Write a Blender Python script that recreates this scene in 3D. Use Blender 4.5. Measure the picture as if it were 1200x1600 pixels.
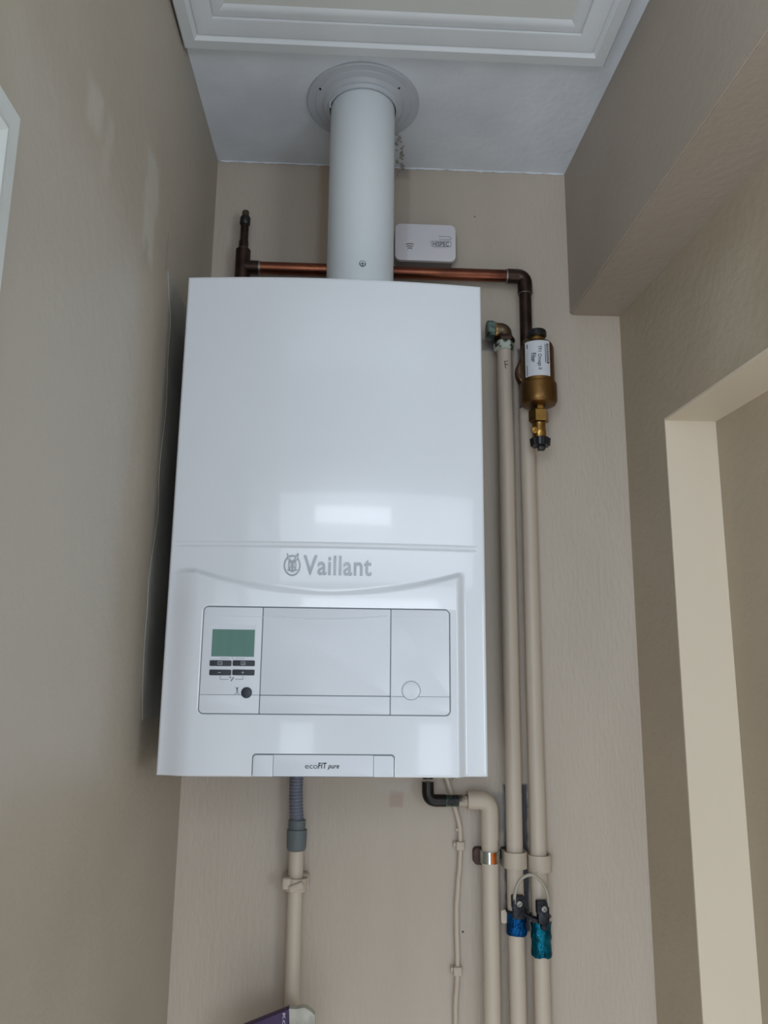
import bpy, bmesh, math, random
from mathutils import Vector, Matrix, noise
PI = math.pi
random.seed(7)
for o in list(bpy.data.objects): bpy.data.objects.remove(o)
SC = bpy.context.scene
COL = SC.collection

# ---------------------------------------------------------------- camera
CAM = Vector((0.0257, -1.4572, 0.1232)); PITCH, YAW, ROLL, FPX = 0.20712, 0.04525, 0.01076, 1263.1
fw = Vector((math.sin(YAW)*math.cos(PITCH), math.cos(YAW)*math.cos(PITCH), math.sin(PITCH)))
_r = Vector((math.cos(YAW), -math.sin(YAW), 0)); _u = _r.cross(fw)
rt = _r*math.cos(ROLL) + _u*math.sin(ROLL); up = -_r*math.sin(ROLL) + _u*math.cos(ROLL)
cd = bpy.data.cameras.new('camera'); cam = bpy.data.objects.new('camera', cd); COL.objects.link(cam)
cam.matrix_world = Matrix(((rt.x, up.x, -fw.x, CAM.x), (rt.y, up.y, -fw.y, CAM.y), (rt.z, up.z, -fw.z, CAM.z), (0, 0, 0, 1)))
cd.sensor_fit = 'VERTICAL'; cd.sensor_height = 36; cd.lens = FPX/1600*36; cd.clip_start = 0.01
SC.camera = cam
# ---------------------------------------------------------------- light
SC.view_settings.view_transform = 'Standard'; SC.view_settings.look = 'None'
SC.view_settings.gamma = 1; SC.view_settings.use_curve_mapping = False
SC.view_settings.exposure = 0.26
W = bpy.data.worlds.new('daylight'); SC.world = W; W.use_nodes = True
W.node_tree.nodes['Background'].inputs[0].default_value = (0.80, 0.90, 1.0, 1)
W.node_tree.nodes['Background'].inputs[1].default_value = 0.50
ZFLOOR = -1.36
def area(name, loc, target, sx, sy, power, col):
    l = bpy.data.lights.new(name, 'AREA'); l.shape = 'RECTANGLE'; l.size = sx; l.size_y = sy; l.energy = power; l.color = col
    o = bpy.data.objects.new(name, l); COL.objects.link(o); o.location = loc
    o.rotation_euler = (Vector(target)-Vector(loc)).to_track_quat('-Z', 'Y').to_euler()
DAY = (0.80, 0.90, 1.0)
area('window_daylight', (-0.88, -3.15, 0.0), (0.35, 0, 0.45), 0.75, 1.6, 36, DAY)
area('side_window_daylight', (1.9, -3.0, -0.05), (0.1, 0, 0.6), 1.0, 1.2, 22, DAY)
area('door_glass_daylight', (-0.20, -3.3, -0.45), (-0.20, 0, -0.3), 0.16, 0.75, 1.3, DAY)
area('door_glass_daylight', (0.47, -3.3, -0.45), (0.47, 0, -0.3), 0.16, 0.75, 1.3, DAY)
area('fanlight_daylight', (0.15, -3.3, 0.96), (0.15, 0, 0.6), 0.70, 0.09, 1.0, DAY)
area('high_rear_fill', (0.30, -3.6, 0.90), (0.1, 0, 0.7), 2.2, 0.50, 9, DAY)  # added broad fill, high at the rear, to brighten upper wall and ceiling
sl = bpy.data.lights.new('floor_bounce_spot', 'SPOT'); sl.energy = 900; sl.spot_size = math.radians(46); sl.spot_blend = .6; sl.shadow_soft_size = .25; sl.color = (0.86, 0.93, 1.0)
so = bpy.data.objects.new('floor_bounce_spot', sl); COL.objects.link(so); so.location = (0.5, -3.6, 1.3)   # added spot on the floor tiles, its bounce lifts the ceiling
so.rotation_euler = (Vector((0.12, -1.35, ZFLOOR))-Vector(so.location)).to_track_quat('-Z', 'Y').to_euler()

def at(u, v, y):                                   # the point at depth y that the photo shows at pixel u, v
    r = fw*FPX + rt*(u-600) - up*(v-800)
    return CAM + r*((y-CAM.y)/r.y)
def atz(u, v, z):
    r = fw*FPX + rt*(u-600) - up*(v-800)
    return CAM + r*((z-CAM.z)/r.z)
def srgb(r, g, b):
    return tuple(((c/255)/12.92 if c/255 <= .04045 else ((c/255+.055)/1.055)**2.4) for c in (r, g, b)) + (1,)

# ---------------------------------------------------------------- materials
def mat(name, col, rough=.5, metal=0, bump=0, bscale=60, col2=None, cscale=4, cmix=.5, coat=0, spec=.5, stretch=None, rvar=0, cedge=(.35, .65)):
    m = bpy.data.materials.new(name); m.use_nodes = True; n = m.node_tree.nodes; L = m.node_tree.links
    b = n['Principled BSDF']; b.inputs['Base Color'].default_value = col
    b.inputs['Roughness'].default_value = rough; b.inputs['Metallic'].default_value = metal
    b.inputs['Coat Weight'].default_value = coat; b.inputs['Coat Roughness'].default_value = .04
    b.inputs['Specular IOR Level'].default_value = spec
    tc = n.new('ShaderNodeTexCoord'); src = tc.outputs['Object']
    if stretch:
        mp = n.new('ShaderNodeMapping'); mp.inputs['Scale'].default_value = stretch; L.new(src, mp.inputs[0]); src = mp.outputs[0]
    if col2:
        t = n.new('ShaderNodeTexNoise'); t.inputs['Scale'].default_value = cscale; t.inputs['Detail'].default_value = 5; L.new(src, t.inputs[0])
        cr = n.new('ShaderNodeMapRange'); cr.inputs[1].default_value = cedge[0]; cr.inputs[2].default_value = cedge[1]; cr.inputs[4].default_value = cmix
        L.new(t.outputs[0], cr.inputs[0])
        mx = n.new('ShaderNodeMix'); mx.data_type = 'RGBA'; mx.inputs[6].default_value = col; mx.inputs[7].default_value = col2
        L.new(cr.outputs[0], mx.inputs[0]); L.new(mx.outputs[2], b.inputs['Base Color'])
    if rvar:
        t = n.new('ShaderNodeTexNoise'); t.inputs['Scale'].default_value = cscale*2; L.new(src, t.inputs[0])
        cr = n.new('ShaderNodeMapRange'); cr.inputs[3].default_value = rough-rvar; cr.inputs[4].default_value = rough+rvar
        L.new(t.outputs[0], cr.inputs[0]); L.new(cr.outputs[0], b.inputs['Roughness'])
    if bump:
        t = n.new('ShaderNodeTexNoise'); t.inputs['Scale'].default_value = bscale; t.inputs['Detail'].default_value = 4; L.new(src, t.inputs[0])
        bp = n.new('ShaderNodeBump'); bp.inputs['Strength'].default_value = bump; bp.inputs['Distance'].default_value = .004
        L.new(t.outputs[0], bp.inputs['Height']); L.new(bp.outputs[0], b.inputs['Normal'])
    return m

def add_patches(m, patches, warp=.03, wscale=25):
    """stains, scrapes, touch-up smears and broader tonal areas: each (centre, half size, soft edge, colour, strength) in metres on the wall"""
    n = m.node_tree.nodes; L = m.node_tree.links; b = n['Principled BSDF']
    link = [l for l in L if l.to_socket == b.inputs['Base Color']]
    cur = link[0].from_socket if link else None
    tc = n.new('ShaderNodeTexCoord')
    t = n.new('ShaderNodeTexNoise'); t.inputs['Scale'].default_value = wscale; t.inputs['Detail'].default_value = 6; L.new(tc.outputs['Object'], t.inputs[0])
    s1 = n.new('ShaderNodeVectorMath'); s1.operation = 'SUBTRACT'; s1.inputs[1].default_value = (.5, .5, .5); L.new(t.outputs[1], s1.inputs[0])
    s2 = n.new('ShaderNodeVectorMath'); s2.operation = 'SCALE'; s2.inputs['Scale'].default_value = warp; L.new(s1.outputs[0], s2.inputs[0])
    s3 = n.new('ShaderNodeVectorMath'); s3.operation = 'ADD'; L.new(tc.outputs['Object'], s3.inputs[0]); L.new(s2.outputs[0], s3.inputs[1])
    for c, h, e, colr, st in patches:
        a = n.new('ShaderNodeVectorMath'); a.operation = 'SUBTRACT'; a.inputs[1].default_value = c; L.new(s3.outputs[0], a.inputs[0])
        ab = n.new('ShaderNodeVectorMath'); ab.operation = 'ABSOLUTE'; L.new(a.outputs[0], ab.inputs[0])
        sb = n.new('ShaderNodeVectorMath'); sb.operation = 'SUBTRACT'; sb.inputs[1].default_value = h; L.new(ab.outputs[0], sb.inputs[0])
        sp = n.new('ShaderNodeSeparateXYZ'); L.new(sb.outputs[0], sp.inputs[0])
        m1 = n.new('ShaderNodeMath'); m1.operation = 'MAXIMUM'; L.new(sp.outputs[0], m1.inputs[0]); L.new(sp.outputs[1], m1.inputs[1])
        m2 = n.new('ShaderNodeMath'); m2.operation = 'MAXIMUM'; L.new(m1.outputs[0], m2.inputs[0]); L.new(sp.outputs[2], m2.inputs[1])
        mr = n.new('ShaderNodeMapRange'); mr.interpolation_type = 'SMOOTHSTEP'
        mr.inputs[1].default_value = -e; mr.inputs[2].default_value = e; mr.inputs[3].default_value = st; mr.inputs[4].default_value = 0
        L.new(m2.outputs[0], mr.inputs[0])
        mx = n.new('ShaderNodeMix'); mx.data_type = 'RGBA'; mx.inputs[7].default_value = colr
        if cur: L.new(cur, mx.inputs[6])
        else: mx.inputs[6].default_value = b.inputs['Base Color'].default_value
        L.new(mr.outputs[0], mx.inputs[0]); cur = mx.outputs[2]
    L.new(cur, b.inputs['Base Color'])

BEIGE = srgb(190, 177, 163); BEIGE2 = srgb(180, 167, 153); BEIGE_P = srgb(197, 183, 167)
M = {}
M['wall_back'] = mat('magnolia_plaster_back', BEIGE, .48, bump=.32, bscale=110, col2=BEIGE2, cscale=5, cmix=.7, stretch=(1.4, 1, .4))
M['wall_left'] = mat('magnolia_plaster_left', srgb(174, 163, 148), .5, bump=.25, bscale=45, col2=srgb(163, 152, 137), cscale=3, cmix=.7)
M['wall_right'] = mat('beige_plaster_right', srgb(172, 157, 136), .55, bump=.3, bscale=60, col2=srgb(163, 148, 127), cscale=4, cmix=.7)
M['beam'] = mat('beige_plaster_beam', srgb(166, 153, 140), .6, bump=.2, bscale=70, col2=srgb(158, 145, 131), cscale=5, cmix=.6)
M['jamb'] = mat('cream_paint_jamb', srgb(218, 204, 184), .5, bump=.12, bscale=30, col2=srgb(212, 198, 178), cscale=5, cmix=.6, stretch=(1, 1, .3))
M['ceiling'] = mat('white_ceiling_paint', srgb(233, 239, 247), .5, bump=.45, bscale=35, col2=srgb(212, 218, 227), cscale=8, cmix=.6)
M['gloss'] = mat('white_gloss_woodwork', srgb(214, 217, 220), .32, bump=.15, bscale=40, col2=srgb(204, 208, 212), cscale=8, cmix=.5)
M['hatch'] = mat('cream_hatch_board', srgb(216, 218, 214), .5, bump=.08, bscale=40)
M['white'] = mat('boiler_white_enamel', srgb(217, 220, 225), .16, coat=.5, bump=.012, bscale=14, col2=srgb(213, 216, 222), cscale=3)
M['white_plastic'] = mat('boiler_white_plastic', srgb(214, 217, 223), .3, bump=.02, bscale=200, col2=srgb(210, 213, 220), cscale=6)
M['seam'] = mat('grey_seam', srgb(112, 118, 128), .6, col2=srgb(96, 102, 112), cscale=40)
M['casing'] = mat('grey_casing', srgb(130, 134, 140), .4, col2=srgb(120, 124, 130), cscale=9)
M['lcd'] = mat('green_lcd', srgb(84, 122, 112), .14, coat=.4, col2=srgb(100, 136, 124), cscale=30, stretch=(1, 1, .1), cmix=.6)
M['button'] = mat('charcoal_rubber', srgb(46, 51, 60), .45, col2=srgb(40, 44, 52), cscale=60)
M['ink'] = mat('dark_grey_ink', srgb(84, 88, 98), .6, col2=srgb(76, 80, 90), cscale=80)
M['ink_black'] = mat('black_ink', srgb(30, 30, 32), .6, col2=srgb(38, 38, 42), cscale=80)
M['ink_pale'] = mat('pale_ink', srgb(176, 180, 188), .5, col2=srgb(170, 174, 182), cscale=80)
M['silver'] = mat('silver_lettering', srgb(150, 151, 155), .32, metal=.55, col2=srgb(130, 131, 136), cscale=40)
M['flue'] = mat('flue_white', srgb(216, 222, 226), .38, bump=.03, bscale=30, col2=srgb(208, 214, 219), cscale=6)
M['flange'] = mat('flange_white', srgb(196, 201, 209), .4, bump=.05, bscale=40, col2=srgb(186, 191, 199), cscale=10)
M['alarm'] = mat('alarm_white', srgb(222, 218, 222), .38, col2=srgb(216, 213, 218), cscale=20)
M['alarm_side'] = mat('alarm_grey', srgb(150, 144, 142), .5, col2=srgb(140, 134, 132), cscale=20)
M['copper'] = mat('aged_copper', srgb(150, 92, 68), .3, metal=1, bump=.05, bscale=90, col2=srgb(92, 54, 44), cscale=12, cmix=1, rvar=.1, stretch=(.5, 1, 1))
M['copper_dark'] = mat('dark_copper_fitting', srgb(78, 60, 52), .38, metal=.85, bump=.08, bscale=90, col2=srgb(50, 38, 36), cscale=25, cmix=1)
M['solder'] = mat('solder', srgb(150, 146, 140), .35, metal=.8, bump=.3, bscale=300, col2=srgb(90, 88, 84), cscale=120)
M['gas_dark'] = mat('tarnished_pipe', srgb(46, 38, 36), .3, metal=.6, bump=.12, bscale=120, col2=srgb(24, 28, 30), cscale=40, cmix=1)
M['verdigris'] = mat('verdigris', srgb(60, 78, 70), .45, metal=.2, bump=.4, bscale=200, col2=srgb(20, 22, 22), cscale=60, cmix=1, cedge=(.45, .55))
M['brass_old'] = mat('tarnished_brass', srgb(128, 108, 84), .38, metal=.75, bump=.1, bscale=120, col2=srgb(84, 72, 58), cscale=40, cmix=1)
M['brass_green'] = mat('green_brass_nut', srgb(112, 132, 122), .5, metal=.3, bump=.3, bscale=160, col2=srgb(44, 48, 42), cscale=80, cmix=1, cedge=(.42, .6))
M['nut_paint'] = mat('flaking_white_nut', srgb(176, 182, 172), .5, bump=.4, bscale=160, col2=srgb(36, 54, 34), cscale=75, cmix=1, cedge=(.52, .58))
M['brass'] = mat('filter_brass', srgb(134, 99, 56), .38, metal=.9, bump=.08, bscale=60, col2=srgb(82, 60, 40), cscale=22, cmix=1, stretch=(1, 1, .5))
M['brass_bright'] = mat('bright_brass', srgb(172, 134, 74), .28, metal=.95, bump=.05, bscale=80, col2=srgb(126, 94, 50), cscale=40, cmix=.8)
M['black_plastic'] = mat('black_plastic', srgb(22, 22, 24), .4, col2=srgb(30, 30, 32), cscale=60)
M['label'] = mat('paper_label', srgb(204, 206, 212), .45, col2=srgb(196, 198, 204), cscale=80)
M['pipe'] = mat('beige_painted_pipe', BEIGE_P, .4, bump=.12, bscale=120, col2=srgb(184, 170, 154), cscale=18, cmix=.7, stretch=(1, 1, .2))
M['clip'] = mat('beige_painted_clip', srgb(192, 178, 161), .45, bump=.2, bscale=150, col2=srgb(180, 166, 150), cscale=40)
M['hose'] = mat('grey_ribbed_hose', srgb(104, 108, 122), .5, col2=srgb(96, 100, 113), cscale=40)
M['coupler'] = mat('grey_rubber_coupler', srgb(98, 106, 108), .6, bump=.05, bscale=200, col2=srgb(90, 97, 99), cscale=40)
M['chrome'] = mat('chrome_band', srgb(190, 196, 194), .16, metal=1, col2=srgb(120, 150, 142), cscale=60)
M['copper_bright'] = mat('bright_copper', srgb(206, 116, 62), .22, metal=1, col2=srgb(150, 70, 36), cscale=60)
M['rust'] = mat('rusty_bracket', srgb(92, 66, 58), .6, metal=.4, bump=.2, bscale=200, col2=srgb(58, 42, 40), cscale=60, cmix=1)
M['foil_blue'] = mat('blue_foil', srgb(10, 110, 185), .26, metal=.75, bump=.9, bscale=160, col2=srgb(6, 70, 130), cscale=60, cmix=1)
M['foil_cyan'] = mat('turquoise_foil', srgb(16, 146, 176), .28, metal=.75, bump=.9, bscale=130, col2=srgb(8, 92, 118), cscale=60, cmix=1)
M['clamp'] = mat('blackened_clamp', srgb(52, 54, 60), .4, metal=.7, bump=.4, bscale=200, col2=srgb(24, 25, 30), cscale=70, cmix=1)
M['wire'] = mat('painted_earth_wire', srgb(168, 162, 148), .35, bump=.1, bscale=200, col2=srgb(140, 134, 118), cscale=50)
M['purple'] = mat('purple_card', srgb(52, 20, 72), .45, col2=srgb(46, 17, 64), cscale=30)
M['torn'] = mat('torn_white_card', srgb(190, 188, 178), .7, bump=.4, bscale=90, col2=srgb(160, 160, 148), cscale=50, cmix=.9)
M['casing_white'] = mat('white_door_casing', srgb(214, 217, 214), .3, bump=.2, bscale=60, col2=srgb(205, 208, 205), cscale=10)
M['floor'] = mat('pale_floor_tiles', srgb(186, 182, 176), .4, col2=srgb(172, 168, 162), cscale=3)
M['filler'] = mat('rough_filler', srgb(190, 192, 192), .8, bump=.6, bscale=150, col2=srgb(160, 156, 150), cscale=60, cmix=1)
M['dark'] = mat('dark_gap', srgb(30, 31, 35), .8, col2=srgb(24, 25, 29), cscale=30)

# ---------------------------------------------------------------- builders
ORG = {}
def link(name, me, m, parent=None, org=None, smooth=True, auto=40):
    o = bpy.data.objects.new(name, me); COL.objects.link(o)
    if parent is not None: org = ORG[parent.name]; o.parent = parent
    else: o.location = org if org is not None else (0, 0, 0); org = Vector(o.location)
    ORG[o.name] = Vector(org)
    me.transform(Matrix.Translation(-Vector(org)))
    me.materials.append(m)
    if smooth:
        me.polygons.foreach_set('use_smooth', [True]*len(me.polygons)); me.set_sharp_from_angle(angle=math.radians(auto))
    me.update()
    return o
def obj(name, bm, m, parent=None, org=None, smooth=True, auto=40, norm=True):
    if norm: bmesh.ops.recalc_face_normals(bm, faces=bm.faces[:])
    me = bpy.data.meshes.new(name); bm.to_mesh(me); bm.free()
    return link(name, me, m, parent, org, smooth, auto)
def thing(name, label, cat, loc, group=None):
    o = bpy.data.objects.new(name, None); COL.objects.link(o); o.location = loc; o.empty_display_size = .02
    ORG[o.name] = Vector(loc); return tag(o, label, cat, group)
def tag(o, label, cat=None, group=None):
    o['label'] = label
    if cat: o['category'] = cat
    if group: o['group'] = group
    return o
def struct(name, bm, m, smooth=False, **k):
    o = obj(name, bm, m, smooth=smooth, **k); o['kind'] = 'structure'; return o

def box(bm, a, b, bev=0, seg=2):
    g = bmesh.ops.create_cube(bm, size=1); vs = g['verts']
    for v in vs: v.co = Vector([(a[i]+b[i])/2 + v.co[i]*(b[i]-a[i]) for i in range(3)])
    if bev: bmesh.ops.bevel(bm, geom=list({e for v in vs for e in v.link_edges}), offset=bev, segments=seg, affect='EDGES', profile=.5)
    return bm
def basis(d):
    d = Vector(d).normalized(); a = Vector((0, 1, 0)) if abs(d.y) < .9 else Vector((1, 0, 0))
    x = d.cross(a).normalized(); return x, d.cross(x).normalized(), d
def lathe(bm, prof, o, d=(0, 0, 1), n=48, jitter=None):
    x, y, z = basis(d); o = Vector(o); rings = []
    for r, h in prof:
        rings.append([bm.verts.new(o + z*h + (x*math.cos(t)+y*math.sin(t))*max(r, 1e-5)) for t in [2*PI*i/n for i in range(n)]])
    for a, b in zip(rings, rings[1:]):
        for i in range(n): bm.faces.new((a[i], a[(i+1) % n], b[(i+1) % n], b[i]))
    bm.faces.new(rings[0]); bm.faces.new(rings[-1]); return bm
def hexnut(bm, o, d, r, h, ch=.0015):
    return lathe(bm, [(r-ch, 0), (r, ch), (r, h-ch), (r-ch, h)], o, d, 6)
def fillet(pts, rad, seg=8):
    pts = [Vector(p) for p in pts]; out = [pts[0]]
    for a, b, c in zip(pts, pts[1:], pts[2:]):
        u1 = (a-b).normalized(); u2 = (c-b).normalized(); ang = u1.angle(u2)
        t = min(rad/math.tan(ang/2), .49*(a-b).length, .49*(c-b).length) if ang < PI-.01 else 0
        p0 = b+u1*t; p1 = b+u2*t
        for i in range(seg+1):
            s = i/seg; out.append(p0*(1-s)**2 + b*2*s*(1-s) + p1*s*s)
    out.append(pts[-1]); return out
def smoothpath(pts, k=6):
    pts = [Vector(p) for p in pts]; P = [pts[0]]+pts+[pts[-1]]; out = []
    for i in range(1, len(P)-2):
        for j in range(k):
            t = j/k; a, b, c, d = P[i-1], P[i], P[i+1], P[i+2]
            out.append(.5*((2*b)+(c-a)*t+(2*a-5*b+4*c-d)*t*t+(3*b-a-3*c+d)*t**3))
    out.append(pts[-1]); return out
def tube(bm, pts, r, n=24, cap=True):
    pts = [Vector(p) for p in pts]; rings = []; x = None
    for i, p in enumerate(pts):
        d = (pts[min(i+1, len(pts)-1)]-pts[max(i-1, 0)]).normalized()
        if x is None: x, y, _ = basis(d)
        x = (x - d*x.dot(d)).normalized(); y = d.cross(x)
        rr = r[i] if isinstance(r, (list, tuple)) else r
        rings.append([bm.verts.new(p+(x*math.cos(t)+y*math.sin(t))*rr) for t in [2*PI*k/n for k in range(n)]])
    for a, b in zip(rings, rings[1:]):
        for i in range(n): bm.faces.new((a[i], a[(i+1) % n], b[(i+1) % n], b[i]))
    if cap: bm.faces.new(rings[0]); bm.faces.new(rings[-1])
    return bm
def rrect(x0, z0, x1, z1, r, n=8):
    out = []
    for cx, cz, a in ((x1-r, z1-r, 0), (x0+r, z1-r, PI/2), (x0+r, z0+r, PI), (x1-r, z0+r, 1.5*PI)):
        for i in range(n+1): out.append((cx+r*math.cos(a+PI/2*i/n), cz+r*math.sin(a+PI/2*i/n)))
    return out
def prism(bm, pts, y0, y1, bev=0):
    """outline in x, z extruded from y0 (front) back to y1, the front edge eased by bev"""
    n = len(pts)
    if bev:
        cx = sum(p[0] for p in pts)/n; cz = sum(p[1] for p in pts)/n
        w = max(p[0] for p in pts)-min(p[0] for p in pts); h = max(p[1] for p in pts)-min(p[1] for p in pts)
        inn = [(cx+(p[0]-cx)*(1-2*bev/w), cz+(p[1]-cz)*(1-2*bev/h)) for p in pts]
        mid = [(cx+(p[0]-cx)*(1-.6*bev/w), cz+(p[1]-cz)*(1-.6*bev/h)) for p in pts]
        layers = [(inn, y0), (mid, y0+bev*.3), (pts, y0+bev), (pts, y1)]
    else: layers = [(pts, y0), (pts, y1)]
    R = [[bm.verts.new((p[0], y, p[1])) for p in L_] for L_, y in layers]
    for a, b in zip(R, R[1:]):
        for i in range(n): bm.faces.new((a[i], a[(i+1) % n], b[(i+1) % n], b[i]))
    bm.faces.new(R[0]); bm.faces.new(R[-1]); return bm
def ringprism(bm, outer, inner, y0, y1):
    n = len(outer); A = [[bm.verts.new((p[0], y, p[1])) for p in L_] for L_ in (outer, inner) for y in (y0, y1)]
    of, ob, nf, nb = A
    for i in range(n):
        j = (i+1) % n
        for q in ((of[i], of[j], nf[j], nf[i]), (ob[i], ob[j], nb[j], nb[i]), (of[i], of[j], ob[j], ob[i]), (nf[i], nf[j], nb[j], nb[i])): bm.faces.new(q)
    return bm
def px(pts, y): return [(p.x, p.z) for p in (at(u, v, y) for u, v in pts)]
def stroke(bm, pts, w, y, th=.0004):
    """flat printed line along pixels"""
    q = px(pts, y)
    for (x0, z0), (x1, z1) in zip(q, q[1:]):
        d = Vector((x1-x0, z1-z0)); L_ = d.length
        if L_ < 1e-6: continue
        d /= L_; nx, nz = -d.y*w/2, d.x*w/2; ex, ez = d.x*w*.3, d.y*w*.3
        prism(bm, [(x0+nx-ex, z0+nz-ez), (x0-nx-ex, z0-nz-ez), (x1-nx+ex, z1-nz+ez), (x1+nx+ex, z1+nz+ez)], y-th, y+th*.2)
    return bm
def text_bm(s, bold=0, shear=0, th=.0, sp=None):
    c = bpy.data.curves.new('t', 'FONT'); c.body = s; c.size = 1; c.offset = bold; c.shear = shear; c.extrude = th; c.resolution_u = 4; c.space_character = sp if sp else 1+bold*3.4
    o = bpy.data.objects.new('t', c); COL.objects.link(o)
    me = o.to_mesh(); bm = bmesh.new(); bm.from_mesh(me); o.to_mesh_clear()
    bpy.data.objects.remove(o); bpy.data.curves.remove(c)
    xs = [v.co.x for v in bm.verts]; ys = [v.co.y for v in bm.verts]; x0, x1, y0, y1 = min(xs), max(xs), min(ys), max(ys)
    for v in bm.verts: v.co.x = (v.co.x-x0)/(x1-x0); v.co.y = (v.co.y-y0)/(y1-y0)
    return bm
def text_xz(s, x0, z0, x1, z1, y, bold=0, shear=0, th=.0004):
    """writing on a surface that faces the room: lower left x0, z0, upper right x1, z1 (z of both ends may differ)"""
    bm = text_bm(s, bold, shear, .5)
    zs = [v.co.z for v in bm.verts]; zm = max(zs)
    for v in bm.verts:
        a, b, c = v.co; v.co = Vector((x0+(x1-x0)*a, y-(c/zm*.5+.5)*th, z0+(z1-z0)*b))
    return bm

# ================================================================ the setting
XL, SL, XB, SB, XR, SR, ZC, ZB = -.2492, .0214, .4533, -.0336, .5522, -.0765, 1.1425, .8328
xl = lambda y: XL+SL*y
xb = lambda y: XB+SB*y
xr = lambda y: XR+SR*y
def quadbox(bm, c):       # 8 corners: bottom 4, top 4
    v = [bm.verts.new(p) for p in c]
    for f in ((0, 1, 2, 3), (4, 5, 6, 7), (0, 1, 5, 4), (1, 2, 6, 5), (2, 3, 7, 6), (3, 0, 4, 7)): bm.faces.new([v[i] for i in f])
    return bm
ZF = -1.36
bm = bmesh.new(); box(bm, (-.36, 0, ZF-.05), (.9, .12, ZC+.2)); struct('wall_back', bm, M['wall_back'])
YN = -1.75
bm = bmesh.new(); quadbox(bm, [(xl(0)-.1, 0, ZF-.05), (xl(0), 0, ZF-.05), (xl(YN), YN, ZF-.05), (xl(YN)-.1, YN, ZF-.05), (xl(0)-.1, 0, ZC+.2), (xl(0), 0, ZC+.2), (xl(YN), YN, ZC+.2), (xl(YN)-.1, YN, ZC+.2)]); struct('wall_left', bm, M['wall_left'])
# right wall with its recessed opening
YJ, YE, ZO = -.157, -1.15, .569
def seg(bm, y0, y1, z0, z1, t0=0, t1=.16):
    return quadbox(bm, [(xr(y0)+t0, y0, z0), (xr(y0)+t1, y0, z0), (xr(y1)+t1, y1, z0), (xr(y1)+t0, y1, z0), (xr(y0)+t0, y0, z1), (xr(y0)+t1, y0, z1), (xr(y1)+t1, y1, z1), (xr(y1)+t0, y1, z1)])
bm = bmesh.new(); seg(bm, 0, YJ, ZF, ZC+.1); seg(bm, YJ, YE, ZO, ZC+.1); struct('wall_right', bm, M['wall_right'])
bm = bmesh.new(); seg(bm, YJ, YE, ZF, ZO, .088, .16); o = struct('wall_recess', bm, M['wall_right'])
bm = bmesh.new(); quadbox(bm, [(xr(YJ)-.0006, YJ+.0005, ZF), (xr(YJ)+.088, YJ+.0005, ZF), (xr(YJ)+.088, YJ-.0035, ZF), (xr(YJ)-.0006, YJ-.0035, ZF),
                               (xr(YJ)-.0006, YJ+.0005, ZO), (xr(YJ)+.088, YJ+.0005, ZO), (xr(YJ)+.088, YJ-.0035, ZO), (xr(YJ)-.0006, YJ-.0035, ZO)]); struct('trim_1', bm, M['jamb'])
bm = bmesh.new(); quadbox(bm, [(xr(YJ)-.0006, YJ, ZO-.003), (xr(YJ)+.088, YJ, ZO-.003), (xr(YE)+.088, YE, ZO-.003), (xr(YE)-.0006, YE, ZO-.003),
                               (xr(YJ)-.0006, YJ, ZO+.001), (xr(YJ)+.088, YJ, ZO+.001), (xr(YE)+.088, YE, ZO+.001), (xr(YE)-.0006, YE, ZO+.001)]); struct('trim_2', bm, M['jamb'])
# boxed beam along the right wall
bm = bmesh.new(); quadbox(bm, [(xb(0), 0, ZB), (xr(0), 0, ZB), (xr(YN), YN, ZB), (xb(YN), YN, ZB), (xb(0), 0, ZC), (xr(0), 0, ZC), (xr(YN), YN, ZC), (xb(YN), YN, ZC)])
bmesh.ops.bevel(bm, geom=[e for e in bm.edges if all(abs(v.co.z-ZB) < 1e-4 and abs(v.co.x-xb(v.co.y)) < 1e-4 for v in e.verts)], offset=.003, segments=3, affect='EDGES')
struct('ceiling_beam', bm, M['beam'])
bm = bmesh.new()
for a_, b_ in (((-.36, -.345, ZC), (.75, -.0005, ZC+.08)), ((-.36, YN, ZC), (.75, -1.22, ZC+.08)), ((-.36, -1.22, ZC), (-.2300, -.345, ZC+.08)), ((.412, -1.22, ZC), (.75, -.345, ZC+.08))): box(bm, a_, b_)
struct('ceiling', bm, M['ceiling'])
bm = bmesh.new(); box(bm, (-2, -5, ZF-.05), (3, .1, ZF)); struct('floor', bm, M['floor'])
# loft hatch: mitred architrave round a flat board
YA, YH = -.318, -1.25
prof = [(0, 0), (0, .0195), (.002, .0215), (.019, .0215), (.021, .0195), (.0235, .0150), (.0245, .0148), (.0265, .0165), (.0300, .0160), (.0400, .0125), (.0500, .0100),
        (.0525, .0085), (.0530, .0060), (.0545, .0072), (.062, .0065), (.069, .0035), (.074, -.001), (.078, -.004), (.078, -.02)]
bm = bmesh.new(); rings = []
HX0, HX1 = -.2535, .433
for d, h in prof:
    rings.append([bm.verts.new(p) for p in ((HX0+d, YA-d, ZC-h), (HX1-d, YA-d, ZC-h), (HX1-d+.008, YH+d, ZC-h), (HX0+d-.008, YH+d, ZC-h))])
for a, b in zip(rings, rings[1:]):
    for i in range(4): bm.faces.new((a[i], a[(i+1) % 4], b[(i+1) % 4], b[i]))
hatch = thing('loft_hatch', 'white painted loft hatch with stepped mitred moulding set in the ceiling', 'hatch', ((HX0+HX1)/2, (YA+YH)/2, ZC))
obj('architrave', bm, M['gloss'], hatch, smooth=True, auto=22)
bm = bmesh.new(); box(bm, (HX0+.07, YH+.07, ZC-.0005), (HX1-.07, YA-.07, ZC+.012)); obj('hatch_board', bm, M['hatch'], hatch, smooth=False)
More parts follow.
